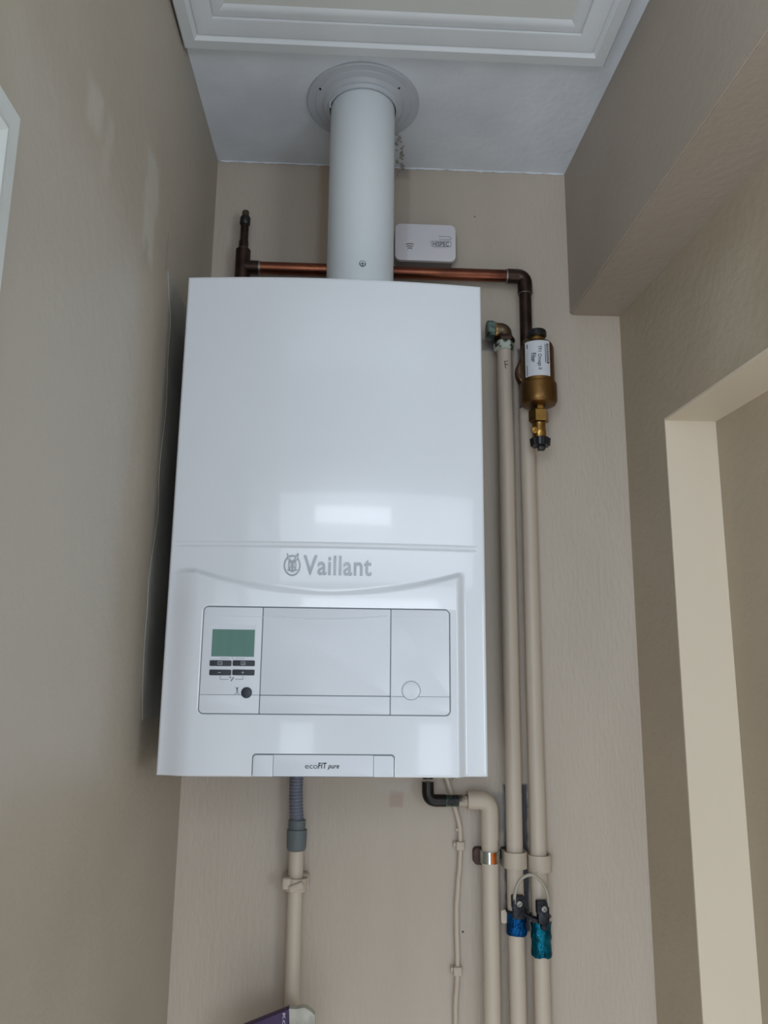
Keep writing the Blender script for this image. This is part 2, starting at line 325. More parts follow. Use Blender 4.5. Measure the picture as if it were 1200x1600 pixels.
# door casing on the left wall, only its top corner in the frame
CY, CZ = -.853, .579
bm = bmesh.new()
def xcas(t, y): return xl(y)+t
pr = [(0, 0), (0, .012), (.004, .0165), (.030, .0185), (.034, .024), (.040, .0255), (.050, .0215), (.062, .0165), (.064, 0)]
rings = []
for d, t in pr: rings.append([bm.verts.new(p) for p in ((xcas(t, CY-d), CY-d, ZF), (xcas(t, CY-d), CY-d, CZ-d), (xcas(t, -1.70), -1.70, CZ-d))])
for a, b in zip(rings, rings[1:]):
    for i in range(2): bm.faces.new((a[i], a[i+1], b[i+1], b[i]))
for k in (0, 2): bm.faces.new([r[k] for r in rings])
for v in bm.verts:
    if v.co.z > -1.2: v.co += Vector((0, 0, 0))
struct('trim_3', bm, M['casing_white'], smooth=True, auto=25)
bm = bmesh.new(); box(bm, (xl(-1.2)-.01, -1.70, ZF), (xl(-1.2)+.006, CY-.062, CZ-.062)); struct('door_1', bm, M['casing_white'])

# ragged plaster edge on the left wall beside the boiler
bm = bmesh.new(); ed = []
edge = [(262, 424), (264, 470), (266, 500), (262, 560), (261, 600), (258, 650), (252, 700), (248, 745), (247, 800), (240, 850), (233, 900), (230, 950), (226, 1000), (223, 1060), (222, 1125)]
def atl(u, v, off=0):
    r = fw*FPX + rt*(u-600) - up*(v-800); t = (XL+off+SL*CAM.y-CAM.x)/(r.x-SL*r.y); return CAM+r*t
E0 = [atl(u, v) for u, v in edge]; fine = smoothpath(E0, 5)
for i, p in enumerate(fine): p.y += .0018*noise.noise(Vector((0, 0, i*.9)))
T = .0010
top = [bm.verts.new((xl(p.y)+T*.6, p.y, p.z)) for p in fine]; topb = [bm.verts.new((xl(p.y)+T, p.y+.007, p.z)) for p in fine]
base = [bm.verts.new((xl(p.y)-.001, p.y-.001, p.z)) for p in fine]
back = [bm.verts.new((xl(-.008)+.0008, -.008, p.z)) for p in fine]; backb = [bm.verts.new((xl(-.008)-.001, -.008, p.z)) for p in fine]
for a, b in ((base, top), (top, topb), (topb, back), (back, backb)):
    for i in range(len(fine)-1): bm.faces.new((a[i], a[i+1], b[i+1], b[i]))
for k in (0, -1): bm.faces.new([L_[k] for L_ in (base, top, topb, back, backb)])
M['patch'] = mat('old_grey_plaster', srgb(166, 161, 152), .7, bump=.25, bscale=60, col2=srgb(130, 128, 124), cscale=9, cmix=.7)
struct('plaster_patch', bm, M['patch'], smooth=True, auto=30)

# stains, touch-ups, dark strips and broader tonal areas
def c_back(u, v): p = at(u, v, 0); return (p.x, 0, p.z)
def pb(u0, v0, u1, v1, e, col, st):
    a, b = c_back(u0, v0), c_back(u1, v1); return (((a[0]+b[0])/2, 0, (a[2]+b[2])/2), (abs(a[0]-b[0])/2, .05, abs(a[2]-b[2])/2), e, col, st)
bare = srgb(60, 62, 70)  # dark grey strips in the gaps beside and between the pipes
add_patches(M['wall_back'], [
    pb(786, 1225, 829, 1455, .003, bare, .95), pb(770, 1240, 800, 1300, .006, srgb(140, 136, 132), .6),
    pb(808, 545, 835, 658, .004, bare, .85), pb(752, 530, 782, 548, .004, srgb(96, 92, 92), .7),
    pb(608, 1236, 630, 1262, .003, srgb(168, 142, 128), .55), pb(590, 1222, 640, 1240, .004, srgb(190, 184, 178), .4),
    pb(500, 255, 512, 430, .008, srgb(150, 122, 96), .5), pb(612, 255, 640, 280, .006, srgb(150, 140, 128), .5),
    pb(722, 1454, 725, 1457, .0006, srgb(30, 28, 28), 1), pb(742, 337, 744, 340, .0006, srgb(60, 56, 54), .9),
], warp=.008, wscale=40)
def pl(u, v, hy, hz, e, col, st):
    p = atl(u, v); return ((p.x, p.y, p.z), (.1, hy, hz), e, col, st)
lt = srgb(192, 187, 176)
add_patches(M['wall_left'], [pl(148, 165, .022, .022, .012, lt, .5), pl(168, 230, .008, .04, .01, lt, .4), pl(235, 320, .028, .075, .012, lt, .55), pl(228, 390, .01, .02, .006, srgb(150, 142, 132), .5),
                             pl(262, 400, .004, .03, .004, srgb(120, 112, 104), .4), pl(12, 90, .03, .05, .03, srgb(176, 170, 150), .5), pl(100, 700, .2, .33, .05, srgb(188, 182, 174), .4)], warp=.05, wscale=14)  # last entry: broad lighter area over the middle of the wall
add_patches(M['wall_right'], [(( .59, -.38, .66), (.1, .06, .08), .04, srgb(190, 180, 160), .35), ((.7, -.3, .4), (.2, .04, .2), .04, srgb(184, 164, 140), .3)], warp=.06, wscale=10)
# rough filler where ceiling and wall were cut round the flue
bm = bmesh.new()
for i in range(26):
    u = 624+random.uniform(-5, 8); v = 205+i*2.7; p = atz(u, v, ZC) if v < 262 else at(u, v, 0)
    g = bmesh.ops.create_icosphere(bm, subdivisions=2, radius=random.uniform(.002, .0042)); f_ = random.uniform(.3, .7)
    for w in g['verts']: w.co = Vector((w.co.x, w.co.y*1.3, w.co.z*f_))*(1+.35*noise.noise(w.co*400+Vector((i, 0, 0)))) + p
struct('plaster_filler', bm, M['filler'], smooth=True, auto=60)
bm = bmesh.new()          # lumpy caulk line where the ceiling meets the back wall
cl = [Vector((x, -.001+.0015*noise.noise(Vector((x*40, 0, 0))), ZC-.0002+.0022*noise.noise(Vector((x*45, 5, 0))))) for x in [XL+.006+.694*i/160 for i in range(161)]]
tube(bm, cl, [.0018+.0014*noise.noise(Vector((i*.5, 1, 1))) for i in range(161)], 8); struct('trim_4', bm, M['ceiling'], smooth=True)

# ================================================================ the boiler
BW, BH, YP = .22, .712, -.3502
boiler = thing('boiler', 'large white wall-hung gas boiler with control panel and embossed name', 'boiler', (0, 0, 0))
def sst(a, b, x):
    t = max(0, min(1, (x-a)/(b-a))); return t*t*(3-2*t)
def sdrr(x, z, x0, z0, x1, z1, r):
    qx = abs(x-(x0+x1)/2)-(x1-x0)/2+r; qz = abs(z-(z0+z1)/2)-(z1-z0)/2+r
    return math.hypot(max(qx, 0), max(qz, 0))+min(max(qx, qz), 0)-r
PX0, PX1, PZ0, PZ1 = -.1665, .1670, .0800, .2205
FX0, FX1, FZ1 = -.0925, .0928, .0287
def zsm(x): return .2475+.021*min(1.3, (x/.16)**2)
def front(x, z):
    y = -(.336+.012*(1-(x/BW)**2))
    y += .0013*math.exp(-((z-.3063)/.0014)**2)*(sst(-.2115, -.2065, x)*(1-sst(.2045, .2095, x)))
    y -= .0007*math.exp(-((z-.3094)/.0014)**2)*(sst(-.2115, -.2065, x)*(1-sst(.2045, .2095, x)))
    zs = zsm(x)
    side = sst(-.2170, -.1720, x)*(1-sst(.1770, .1900, x))
    k = side*sst(0, .009, zs-z)
    yc = YP+.0001+.078*max(0, z-.2215)               # bevel above the panel, then the flat console
    y = y*(1-k)+min(yc, y+.0015)*k
    s = sdrr(x, z, PX0-.0008, PZ0-.0008, PX1+.0008, PZ1+.0008, .0075)
    y += .005*(1-sst(-.0012, .0004, s))
    s = sdrr(x, z, FX0-.0006, -.05, FX1+.0006, FZ1+.0006, .005)
    y += .004*(1-sst(-.0012, .0004, s))
    e = min(x+BW, BW-x, z, BH-z)                      # rolled edge
    if e < .004: y += .004*(1-math.sqrt(max(0, 1-(1-e/.004)**2)))
    return y
def axis(a, b, fine, coarse, zones):
    out = [a]; x = a
    while x < b-1e-9:
        st = fine if any(p <= x < q for p, q in zones) else coarse
        x = min(b, x+st); out.append(x)
    return out
xs = axis(-BW, BW, .0011, .0035, [(-BW, -.214), (-.196, -.155), (-.098, -.086), (.086, .098), (.155, .192), (.2035, BW)])
zs = axis(0, BH, .0011, .006, [(0, .036), (.074, .092), (.200, .320), (.706, BH)])
zs = axis(0, BH, .0011, .0035, [(0, .036), (.074, .092), (.200, .320), (.706, BH)])
bm = bmesh.new(); G = [[bm.verts.new((x, front(x, z), z)) for x in xs] for z in zs]
for a, b in zip(G, G[1:]):
    for i in range(len(xs)-1): bm.faces.new((a[i], a[i+1], b[i+1], b[i]))
rim = G[0]+[r[-1] for r in G[1:]]+G[-1][-2::-1]+[r[0] for r in G[-2:0:-1]]
bk = [bm.verts.new((v.co.x, -.26, v.co.z)) for v in rim]
for i in range(len(rim)): j = (i+1) % len(rim); bm.faces.new((rim[i], rim[j], bk[j], bk[i]))
cover = obj('front_cover', bm, M['white'], boiler, smooth=True, auto=38)
bm = bmesh.new(); box(bm, (-BW+.004, -.2605, .004), (BW-.004, -.0005, BH-.004), .003); obj('casing', bm, M['casing'], boiler)
# control panel pieces
def plate(name, x0, z0, x1, z1, m=None, rc=(.0012,)*4, y=YP, parent=boiler, back=.004):
    pts = []
    for cx, cz, a, r in ((x1, z1, 0, rc[0]), (x0, z1, PI/2, rc[1]), (x0, z0, PI, rc[2]), (x1, z0, 1.5*PI, rc[3])):
        ox = cx-r if a in (0, 1.5*PI) else cx+r; oz = cz-r if a in (0, PI/2) else cz+r
        for i in range(7): pts.append((ox+r*math.cos(a+PI/2*i/6), oz+r*math.sin(a+PI/2*i/6)))
    bm = bmesh.new(); prism(bm, pts, y, y+back, .0005); return obj(name, bm, m or M['white_plastic'], parent, auto=30)
g = .0005; S = .0006
xa, xc, zs_ = -.0868, .0868, .1042
bm = bmesh.new(); prism(bm, rrect(PX0-.0006, PZ0-.0006, PX1+.0006, PZ1+.0006, .0075), YP+.0012, YP+.0040); obj('panel_seal', bm, M['seam'], boiler)
pL = plate('control_fascia', PX0+g, zs_+.0003, xa-S, PZ1-g, rc=(.001, .006, .0003, .0003))
pL2 = plate('fascia_strip', PX0+g, PZ0+g, xa-S, zs_-.0001, rc=(.0003, .0003, .006, .001))
pM = plate('panel_flap', xa+S, zs_+.0006, xc-S, PZ1-g)
plate('fascia_strip', xa+S, PZ0+g, xc-S, zs_-.0004)
pR = plate('blank_fascia', xc+S, zs_+.0003, PX1-g, PZ1-g, rc=(.006, .001, .0003, .0003))
plate('fascia_strip', xc+S, PZ0+g, PX1-g, zs_-.0001, rc=(.0003, .0003, .001, .006))
# finger lip at the flap's top
bm = bmesh.new(); lip = [(u, 963+4.5*math.sin(PI*(u-418)/186)) for u in range(418, 605, 6)]
tube(bm, [at(u, v, YP) for u, v in lip], .0007, 8); obj('finger_lip', bm, M['white_plastic'], pM)
bm = bmesh.new(); tube(bm, [at(414, 964, YP), at(330, 962, YP)], .00035, 6); obj('moulded_line', bm, M['white_plastic'], pL)
bm = bmesh.new(); tube(bm, [at(616, 964, YP), at(696, 965, YP)], .00035, 6); obj('moulded_line', bm, M['white_plastic'], pR)
Y2 = YP
def pxr(u0, v0, u1, v1, y=Y2):
    a = at(u0, v1, y); b = at(u1, v0, y); return a.x, a.z, b.x, b.z
bm = bmesh.new(); ringprism(bm, rrect(*pxr(328, 977, 401, 1028), .0008), rrect(*pxr(329.4, 983.4, 399, 1026), .0004), Y2-.0003, Y2+.0004); obj('screen_surround', bm, M['white_plastic'], pL)
bm = bmesh.new(); prism(bm, rrect(*pxr(330, 984, 398.5, 1025.5), .0004), Y2-.0002, Y2+.0006); tag(obj('display_screen', bm, M['lcd'], pL), 'blank green display screen')
for u0, v0, u1, v1 in ((327.5, 1032, 362, 1040.5), (363.5, 1032, 398.5, 1040.5), (327, 1046.5, 361.5, 1055), (363, 1046.5, 398, 1055)):
    bm = bmesh.new(); prism(bm, rrect(*pxr(u0, v0, u1, v1), .0014), Y2-.0012, Y2+.0006, .0004); tag(obj('push_button', bm, M['button'], pL), 'charcoal push button')
YB = Y2-.0012
def marks(name, m, y, *strokes):
    bm = bmesh.new()
    for pts, w in strokes: stroke(bm, pts, w, y)
    return obj(name, bm, m, pL, smooth=False)
marks('button_symbol', M['ink_pale'], YB, ([(340.5, 1033.8), (347, 1033.8), (347, 1038.5), (340.5, 1038.5), (340.5, 1033.8)], .0006), ([(343, 1036.4), (345.5, 1036.6)], .0006))
marks('button_symbol', M['ink_pale'], YB, ([(376.8, 1034), (383, 1034), (383, 1038.6), (376.8, 1038.6), (376.8, 1034)], .0006), ([(379.5, 1036.8), (381.4, 1036.8)], .0009))
marks('button_symbol', M['ink_pale'], YB, ([(340.5, 1050.6), (345, 1050.8)], .0006))
marks('button_symbol', M['ink_pale'], YB, ([(377.4, 1050.8), (381.2, 1050.8)], .0007), ([(379.3, 1048.9), (379.3, 1053)], .0007))
marks('printed_bracket', M['ink'], Y2, ([(345, 1029.6), (345, 1028.4), (358.5, 1028.4)], .0003), ([(368, 1028.8), (381, 1028.8), (381, 1030)], .0003), ([(363.2, 1026.5), (363.2, 1030)], .0004))
marks('printed_bracket', M['ink'], Y2, ([(344, 1056.5), (344, 1061.4), (357.3, 1061.4)], .0004), ([(367.5, 1061.4), (379.5, 1061.4), (379.5, 1056.5)], .0004), ([(365, 1058.5), (361, 1064)], .0011), ([(359.3, 1057.6), (360.4, 1059)], .0012))
marks('chimney_sweep_symbol', M['ink'], Y2, ([(367.6, 1073.8), (370.2, 1076.4), (373, 1073.8)], .0005), ([(370.2, 1076), (369.6, 1083.6)], .0006), ([(371, 1076), (372.2, 1083.6)], .0006), ([(370.8, 1074.4), (370.8, 1077.6)], .0009), ([(366.6, 1084.6), (369.4, 1084)], .0004), ([(372.4, 1084), (374.4, 1084.6)], .0004))
def disc(name, u, v, r, m, parent, y=Y2, out=.0012, dome=.0005):
    p = at(u, v, y); bm = bmesh.new(); lathe(bm, [(r, -.0006), (r, out-dome), (r*.92, out), (r*.1, out+dome*.3)], p, (0, -1, 0), 40); return obj(name, bm, m, parent)
tag(disc('round_button', 385.3, 1082.3, .0072, M['button'], pL), 'charcoal round button')
p = at(642.3, 1079, Y2); bm = bmesh.new(); lathe(bm, [(.0127, -.0006), (.0127, .0001), (.0124, .0002)], p, (0, -1, 0), 48); obj('knob_seam', bm, M['seam'], pR)
disc('round_knob', 642.3, 1079, .0120, M['white_plastic'], pR, out=.0009)
# lower badge strip
YF = -.3505
bm = bmesh.new(); prism(bm, [(p[0], p[1]) for p in rrect(FX0-.0003, .0008, FX1+.0003, FZ1+.0004, .0035)], YF+.0008, YF+.003); obj('badge_seal', bm, M['seam'], boiler)
plate('badge_end', FX0+g, .0010, -.0660, FZ1-.0008, rc=(.0004, .004, .0004, .0004), y=YF, back=.003)
plate('badge_end', .0658, .0010, FX1-g, FZ1-.0008, rc=(.004, .0004, .0004, .0004), y=YF, back=.003)
badge = plate('badge_plate', -.0655, .0014, .0653, FZ1-.0004, rc=(.0004,)*4, y=YF, back=.003)
x0, z0, x1, z1 = pxr(476.5, 1192.5, 496.5, 1201, YF)
obj('badge_lettering', text_xz('eco', x0, z0, x1, z0+(z1-z0)*.66, YF, 0, 0), M['ink'], badge, smooth=False)
x0, z0, x1, z1 = pxr(497, 1191.8, 510.5, 1201, YF)
obj('badge_lettering', text_xz('FIT', x0, z0, x1, z1, YF, .022, .08), M['ink_black'], badge, smooth=False)
x0, z0, x1, z1 = pxr(512, 1195.6, 530, 1203.2, YF)
obj('badge_lettering', text_xz('pure', x0, z0, x1, z1, YF, .014, .3), M['ink_black'], badge, smooth=False)
# raised name
YL = front(0, .28)
def conform(bm):
    for v in bm.verts: v.co.y += front(v.co.x, .285)-YL
    return bm
x0, z0, x1, z1 = pxr(473.5, 869.5, 581, 898.5, YL)
tag(obj('name_lettering', conform(text_xz('Vaillant', x0, z0, x1, z1, YL, .016, 0, .0010)), M['silver'], cover, smooth=False), 'raised silver lettering')
def E(cx, cy, rx, ry, n=48, egg=0): return px([(cx+rx*math.cos(t)*(1-egg*math.sin(t)*-1*.0), cy+ry*math.sin(t)) for t in [2*PI*i/n for i in range(n)]], YL)
bm = bmesh.new(); ringprism(bm, E(456.6, 883.6, 13.2, 16.4), E(456.6, 883.6, 11.0, 14.0), YL-.0010, YL+.0002); 
tag(obj('emblem_ring', conform(bm), M['silver'], cover, smooth=False), 'silver oval emblem ring')
bm = bmesh.new()
def ear(a): prism(bm, px(a, YL), YL-.0014, YL)
face = [(452.6, 876.5), (455, 875.6), (458.6, 875.6), (461, 876.5), (463.2, 879), (463.2, 884.5), (462.2, 889), (465, 890.5), (460, 892.5), (457, 894.2), (453.5, 892.5), (448.5, 890.5), (451.2, 889), (450.6, 884.5), (450.8, 879)]
prism(bm, px(face, YL), YL-.0014, YL)
for a in ([(448.4, 863.8), (450.2, 866), (453.6, 873), (455.6, 877.5), (452, 878.5), (449.6, 872.5)], [(465.8, 863.8), (467, 866), (465.6, 872), (461.8, 878.5), (458.4, 877.5), (461.6, 869.5)]): ear(a)
tag(obj('hare_emblem', conform(bm), mat('emblem_grey', srgb(150, 152, 158), .35, metal=.5, col2=srgb(140, 142, 148), cscale=60), cover, smooth=False), 'grey hare head emblem')
bm = bmesh.new()
for a in ([(450.2, 867.5), (451.6, 870), (453, 875.4), (451.2, 874.2)], [(464.8, 867.5), (464.6, 871.5), (461.8, 876.4), (461.9, 873)]): prism(bm, px(a, YL), YL-.0017, YL)
for cx in (453.4, 460.2): ringprism(bm, E(cx, 883, 1.7, 3.2, 20), E(cx, 883.2, .8, 1.8, 20), YL-.0017, YL)
prism(bm, px([(454.2, 887), (455.4, 887.5), (455.2, 890.6), (453.4, 890)], YL), YL-.0017, YL); prism(bm, px([(459.4, 887), (458.4, 887.5), (458.6, 890.6), (460.2, 890)], YL), YL-.0017, YL)
obj('emblem_white_detail', conform(bm), M['white_plastic'], cover, smooth=False)  # white ear, eye and muzzle details of the hare
FX, FY, FR = .0378, -.1833, .0573
bm = bmesh.new(); lathe(bm, [(.080, -.004), (.080, .006), (.077, .010), (.066, .012), (.0600, .0138), (.050, .0140)], (FX, FY, BH), (0, 0, 1), 64); obj('flue_collar', bm, M['flue'], boiler)

# ================================================================ flue
flue = thing('flue_pipe', 'thick white vertical flue pipe rising from boiler top to ceiling', 'flue', (FX, FY, BH+.014))
bm = bmesh.new(); lathe(bm, [(FR-.004, .0145), (FR, .016), (FR, .422), (FR-.003, .424)], (FX, FY, BH), (0, 0, 1), 96); obj('pipe', bm, M['flue'], flue)
ps = at(566.5, 412, FY-FR); 
bm = bmesh.new(); lathe(bm, [(.0056, -.001), (.0056, .0008), (.005, .0014), (.001, .0016)], ps, (0, -1, 0), 24); sc_ = obj('screw', bm, M['seam'], flue)
bm = bmesh.new(); lathe(bm, [(.0042, .0010), (.0042, .0019), (.001, .0020)], ps, (0, -1, 0), 24); obj('screw_head', bm, M['flue'], sc_)
bm = bmesh.new(); stroke(bm, [(563.5, 412), (569.5, 412)], .0010, ps.y-.002); stroke(bm, [(566.5, 409), (566.5, 415)], .0010, ps.y-.002); obj('screw_slot', bm, M['ink_black'], sc_, smooth=False)
plate_ = thing('flue_ceiling_plate', 'round pale grey cover plate where the flue meets the ceiling', 'cover plate', (FX, FY, ZC))
bm = bmesh.new(); RR = .1006; z0_ = 0
lathe(bm, [(RR, 0), (RR, .0035), (RR-.002, .005), (.0865, .0052), (.0855, .0062), (.084, .0065), (.074, .0072), (.0722, .0092), (.0690, .0125), (.0650, .0132), (.0622, .0175), (.0595, .0178), (.0594, 0)], (FX, FY, ZC), (0, 0, -1), 96); obj('plate', bm, M['flange'], plate_, auto=25)
for u, v in ((500.5, 139), (623.5, 137.5), (609.5, 147)):
    p = atz(u, v, ZC-.0065); bm = bmesh.new(); lathe(bm, [(.0019, -.001), (.0019, .0010), (.001, .0011)], p, (0, 0, -1), 12); obj('screw_hole', bm, M['dark'], plate_)
bm = bmesh.new(); tube(bm, smoothpath([Vector((FX+.0612*math.cos(t), FY+.0612*math.sin(t), ZC-.0178)) for t in [math.radians(a) for a in range(195, 216, 4)]]), .0011, 8); tube(bm, [Vector((FX-.059, FY-.020, ZC-.010)), Vector((FX-.0575, FY-.0235, ZC-.030))], .001, 8); obj('snap_tab', bm, M['white_plastic'], plate_)

# ================================================================ carbon monoxide alarm
YA_ = -.034
al = thing('carbon_monoxide_alarm', 'small white rounded rectangular alarm on the wall right of the flue', 'alarm', tuple(at(664, 400, 0)))
a = at(617, 405.5, YA_); b = at(711.8, 352, YA_)
bm = bmesh.new(); prism(bm, rrect(a.x, a.z, b.x, b.z, .011), YA_, -.027, .0010); fc = obj('front_shell', bm, M['alarm'], al, auto=50)
bm = bmesh.new(); prism(bm, rrect(a.x+.0025, a.z+.0015, b.x-.0035, b.z-.002, .010), -.0275, -.0002); tag(obj('back_shell', bm, M['alarm_side'], al, auto=50), 'greyer back shell')
bm = bmesh.new(); stroke(bm, [(686, 369.5), (701.5, 370), (704.5, 371.3), (705.5, 373), (704.3, 374.6), (701.5, 375), (686.5, 374.6)], .0006, YA_); obj('test_button_outline', bm, M['ink'], fc, smooth=False)
bm = bmesh.new()
for i, (w_, v_) in enumerate(((5.8, 381.3), (4.6, 384.8), (3.2, 388))):
    stroke(bm, [(640.3+w_*k, v_-1.3*math.cos(k*PI/2)+.6) for k in (-1, -.6, -.2, .2, .6, 1)], .0014, YA_)
obj('signal_symbol', bm, M['ink'], fc, smooth=False)
bm = bmesh.new(); stroke(bm, [(673.2, 377), (704.6, 377.3)], .0005, YA_); stroke(bm, [(704.4, 377.2), (704.6, 385.8), (677, 385.4), (674.2, 384), (673.3, 377)], .0006, YA_)
obj('logo_outline', bm, M['ink'], fc, smooth=False)
x0, z0, x1, z1 = pxr(676.3, 378.3, 701.5, 384.4, YA_); obj('logo_lettering', text_xz('HISPEC', x0, z0, x1, z1, YA_, .016), M['ink'], fc, smooth=False)
bm = bmesh.new(); stroke(bm, [(679, 387.4), (698, 387.7)], .0003, YA_); obj('small_print_line', bm, M['ink_pale'], fc, smooth=False)

# ================================================================ copper pipework above the boiler
YC = -.030
cp = thing('copper_pipe', 'bare dark copper pipe run crossing behind the flue to the brass filter', 'pipe', tuple(at(600, 428, YC)))
L0 = at(380, 418.5, YC); Rr = at(812, 434, YC); zc = (L0.z+Rr.z)/2; xv = .3585
zc = .8955
bm = bmesh.new(); tube(bm, [(L0.x, YC, zc), (xv-.02, YC, zc)], .0121, 32); obj('pipe', bm, M['copper'], cp)
bm = bmesh.new(); tube(bm, [(xv, YC, zc-.03), (xv, YC, .69)], .0118, 32); obj('pipe', bm, M['copper_dark'], cp)
bm = bmesh.new(); pts = fillet([(xv-.034, YC, zc), (xv, YC, zc), (xv, YC, zc-.036)], .022, 12); tube(bm, pts, .0142, 32); obj('elbow', bm, M['copper_dark'], cp)
bm = bmesh.new(); tube(bm, [(xv-.037, YC, zc), (xv-.0335, YC, zc)], .0136, 32); obj('solder_ring', bm, M['solder'], cp); bm = bmesh.new(); tube(bm, [(xv, YC, zc-.0355), (xv, YC, zc-.038)], .0134, 32); obj('solder_ring', bm, M['solder'], cp)
xt = at(379.5, 405, YC).x
bm = bmesh.new(); tube(bm, [(xt, YC, zc-.030), (xt, YC, at(381, 391.5, YC).z)], .0142, 32); tube(bm, fillet([(xt-.004, YC, zc), (xt+.031, YC, zc)], .01), .0136, 28); obj('tee', bm, M['copper_dark'], cp)
bm = bmesh.new(); tube(bm, [(xt+.031, YC, zc), (xt+.0345, YC, zc)], .0132, 28); obj('solder_ring', bm, M['solder'], cp); z_ = at(381, 391.5, YC).z; bm = bmesh.new(); tube(bm, [(xt, YC, z_), (xt, YC, z_+.0015)], .0125, 28); obj('solder_ring', bm, M['solder'], cp)
pts = [at(381.3, 392, YC), at(382, 365, YC), at(383.2, 348, YC)]
zt = lambda v: at(382, v, YC).z
bm = bmesh.new(); tube(bm, [(xt, YC, zt(393)), (xt, YC, zt(378)), (xt+.0003, YC, zt(376)), (xt+.0005, YC, zt(352))], [.0092, .0092, .0080, .0080], 24); obj('stub_pipe', bm, M['copper_dark'], cp)
bm = bmesh.new(); tube(bm, [(xt+.0005, YC, zt(352)), (xt+.0005, YC, zt(350.5)), (xt+.001, YC, zt(341)), (xt+.001, YC, zt(338.5))], [.0085, .0100, .0100, .0080], 24); obj('compression_ring', bm, M['black_plastic'], cp)
bm = bmesh.new(); tube(bm, [(xt+.001, YC, zt(341)), (xt+.001, YC, zt(331.5)), (xt+.001, YC, zt(330))], [.0068, .0068, .0055], 24); obj('vent_tip', bm, M['brass_old'], cp)

# ================================================================ brass magnetic filter
YFi = -.074
p0 = at(841, 600, YFi); fx = p0.x
zf = lambda v, y=YFi: at(841, v, y).z
fl = thing('inline_heating_filter', 'brass cylindrical heating filter with white label and black caps, right of the boiler', 'filter', (fx, YFi, zf(700)))
zz = lambda v: zf(v)-zf(700)
o_ = (fx, YFi, zf(700))
RB = .0300
bm = bmesh.new()
lathe(bm, [(.004, zz(636)), (.022, zz(635)), (.0300, zz(633)), (.0325, zz(630)), (.0334, zz(626.5)), (.0336, zz(622)), (.0336, zz(604)), (.0332, zz(602)), (RB+.0008, zz(601)), (RB, zz(600)), (RB, zz(548)), (RB-.0008, zz(544)), (RB-.0025, zz(540.5)), (RB-.005, zz(538)), (RB-.009, zz(536)), (.014, zz(534.5)), (.013, zz(533))], o_, (0, 0, 1), 72)
obj('filter_body', bm, M['brass'], fl, auto=32); fb = bpy.data.objects[-1] if False else [c for c in fl.children if c.name.startswith('filter_body')][0]
bm = bmesh.new(); lathe(bm, [(.0132, zz(537)), (.0132, zz(527)), (.012, zz(525))], o_, (0, 0, 1), 40); obj('neck', bm, M['brass_bright'], fl)
bm = bmesh.new(); lathe(bm, [(.0155, zz(528)), (.0178, zz(526)), (.0178, zz(520)), (.0165, zz(518)), (.010, zz(517.5))], o_, (0, 0, 1), 40); tag(obj('top_cap', bm, M['black_plastic'], fl), 'black top cap')
bm = bmesh.new(); lathe(bm, [(.0100, zz(645)), (.0100, zz(634))], (fx, YFi-.002, zf(700)), (0, 0, 1), 6); obj('drain_boss', bm, M['brass_bright'], fl, auto=25)
bm = bmesh.new(); hexnut(bm, (fx-.001, YFi, zf(660)), (0, 0, 1), .0182, zf(642)-zf(660)); obj('hexagon_nut', bm, M['brass_bright'], fl, auto=25)
bm = bmesh.new(); lathe(bm, [(.0125, zz(662)), (.0118, zz(670)), (.0125, zz(672)), (.0125, zz(681)), (.0105, zz(683)), (.0105, zz(688))], (fx-.001, YFi, zf(700)), (0, 0, 1), 32); dv = obj('drain_valve', bm, M['brass_bright'], fl)
q = at(835, 672, YFi-.012); bm = bmesh.new(); lathe(bm, [(.0062, -.004), (.0062, .002), (.005, .003), (.0038, .003), (.0034, .0012), (.0016, .001), (.0014, .003)], q, (-.35, -1, 0), 24); obj('bleed_screw', bm, M['brass_bright'], dv)
bm = bmesh.new(); rad = []
kz0, kz1 = zf(697), zf(686); pts = []
for i in range(48): t = 2*PI*i/48; rr = .0172+.0016*(1 if (i//3) % 2 else -1); pts.append((rr*math.cos(t), rr*math.sin(t)))
a_ = [bm.verts.new((fx+.0005+p[0], YFi+p[1], kz1)) for p in pts]; b_ = [bm.verts.new((fx+.0005+p[0]*.92, YFi+p[1]*.92, kz0)) for p in pts]; c_ = [bm.verts.new((fx+.0005+p[0]*.8, YFi+p[1]*.8, kz1+.002)) for p in pts]
for u_, v_ in ((c_, a_), (a_, b_)):
    for i in range(48): bm.faces.new((u_[i], u_[(i+1) % 48], v_[(i+1) % 48], v_[i]))
bm.faces.new(b_); bm.faces.new(c_)
box(bm, (fx-.004, YFi-.008, zf(703.5)), (fx+.008, YFi+.006, kz0+.001), .001); tag(obj('drain_knob', bm, M['black_plastic'], fl, auto=30), 'black ribbed drain knob')
# round connection boss behind the body
bc = at(834, 582, -.045); bm = bmesh.new(); lathe(bm, [(.033, 0), (.034, .002), (.034, .020), (.032, .024), (.020, .025)], (bc.x, -.033, bc.z), (0, -1, 0), 64); bb = obj('connection_boss', bm, M['brass_old'], fl)
bm = bmesh.new(); tube(bm, [(bc.x+.0335*math.cos(t), -.0565, bc.z+.0335*math.sin(t)) for t in [2*PI*i/64 for i in range(65)]], .0010, 8); obj('copper_washer', bm, M['copper'], bb)
bm = bmesh.new(); tube(bm, [(bc.x, -.05, bc.z+.03), (bc.x-.004, -.036, zf(530)), (xv, YC, zf(522))], [.016, .0165, .0135], 28); obj('inlet_socket', bm, M['brass_old'], fl)
bm = bmesh.new(); tube(bm, [(bc.x+.004, -.045, bc.z-.03), (bc.x+.003, YC, zf(640))], [.018, .0150], 28); obj('outlet_socket', bm, M['brass_old'], fl)
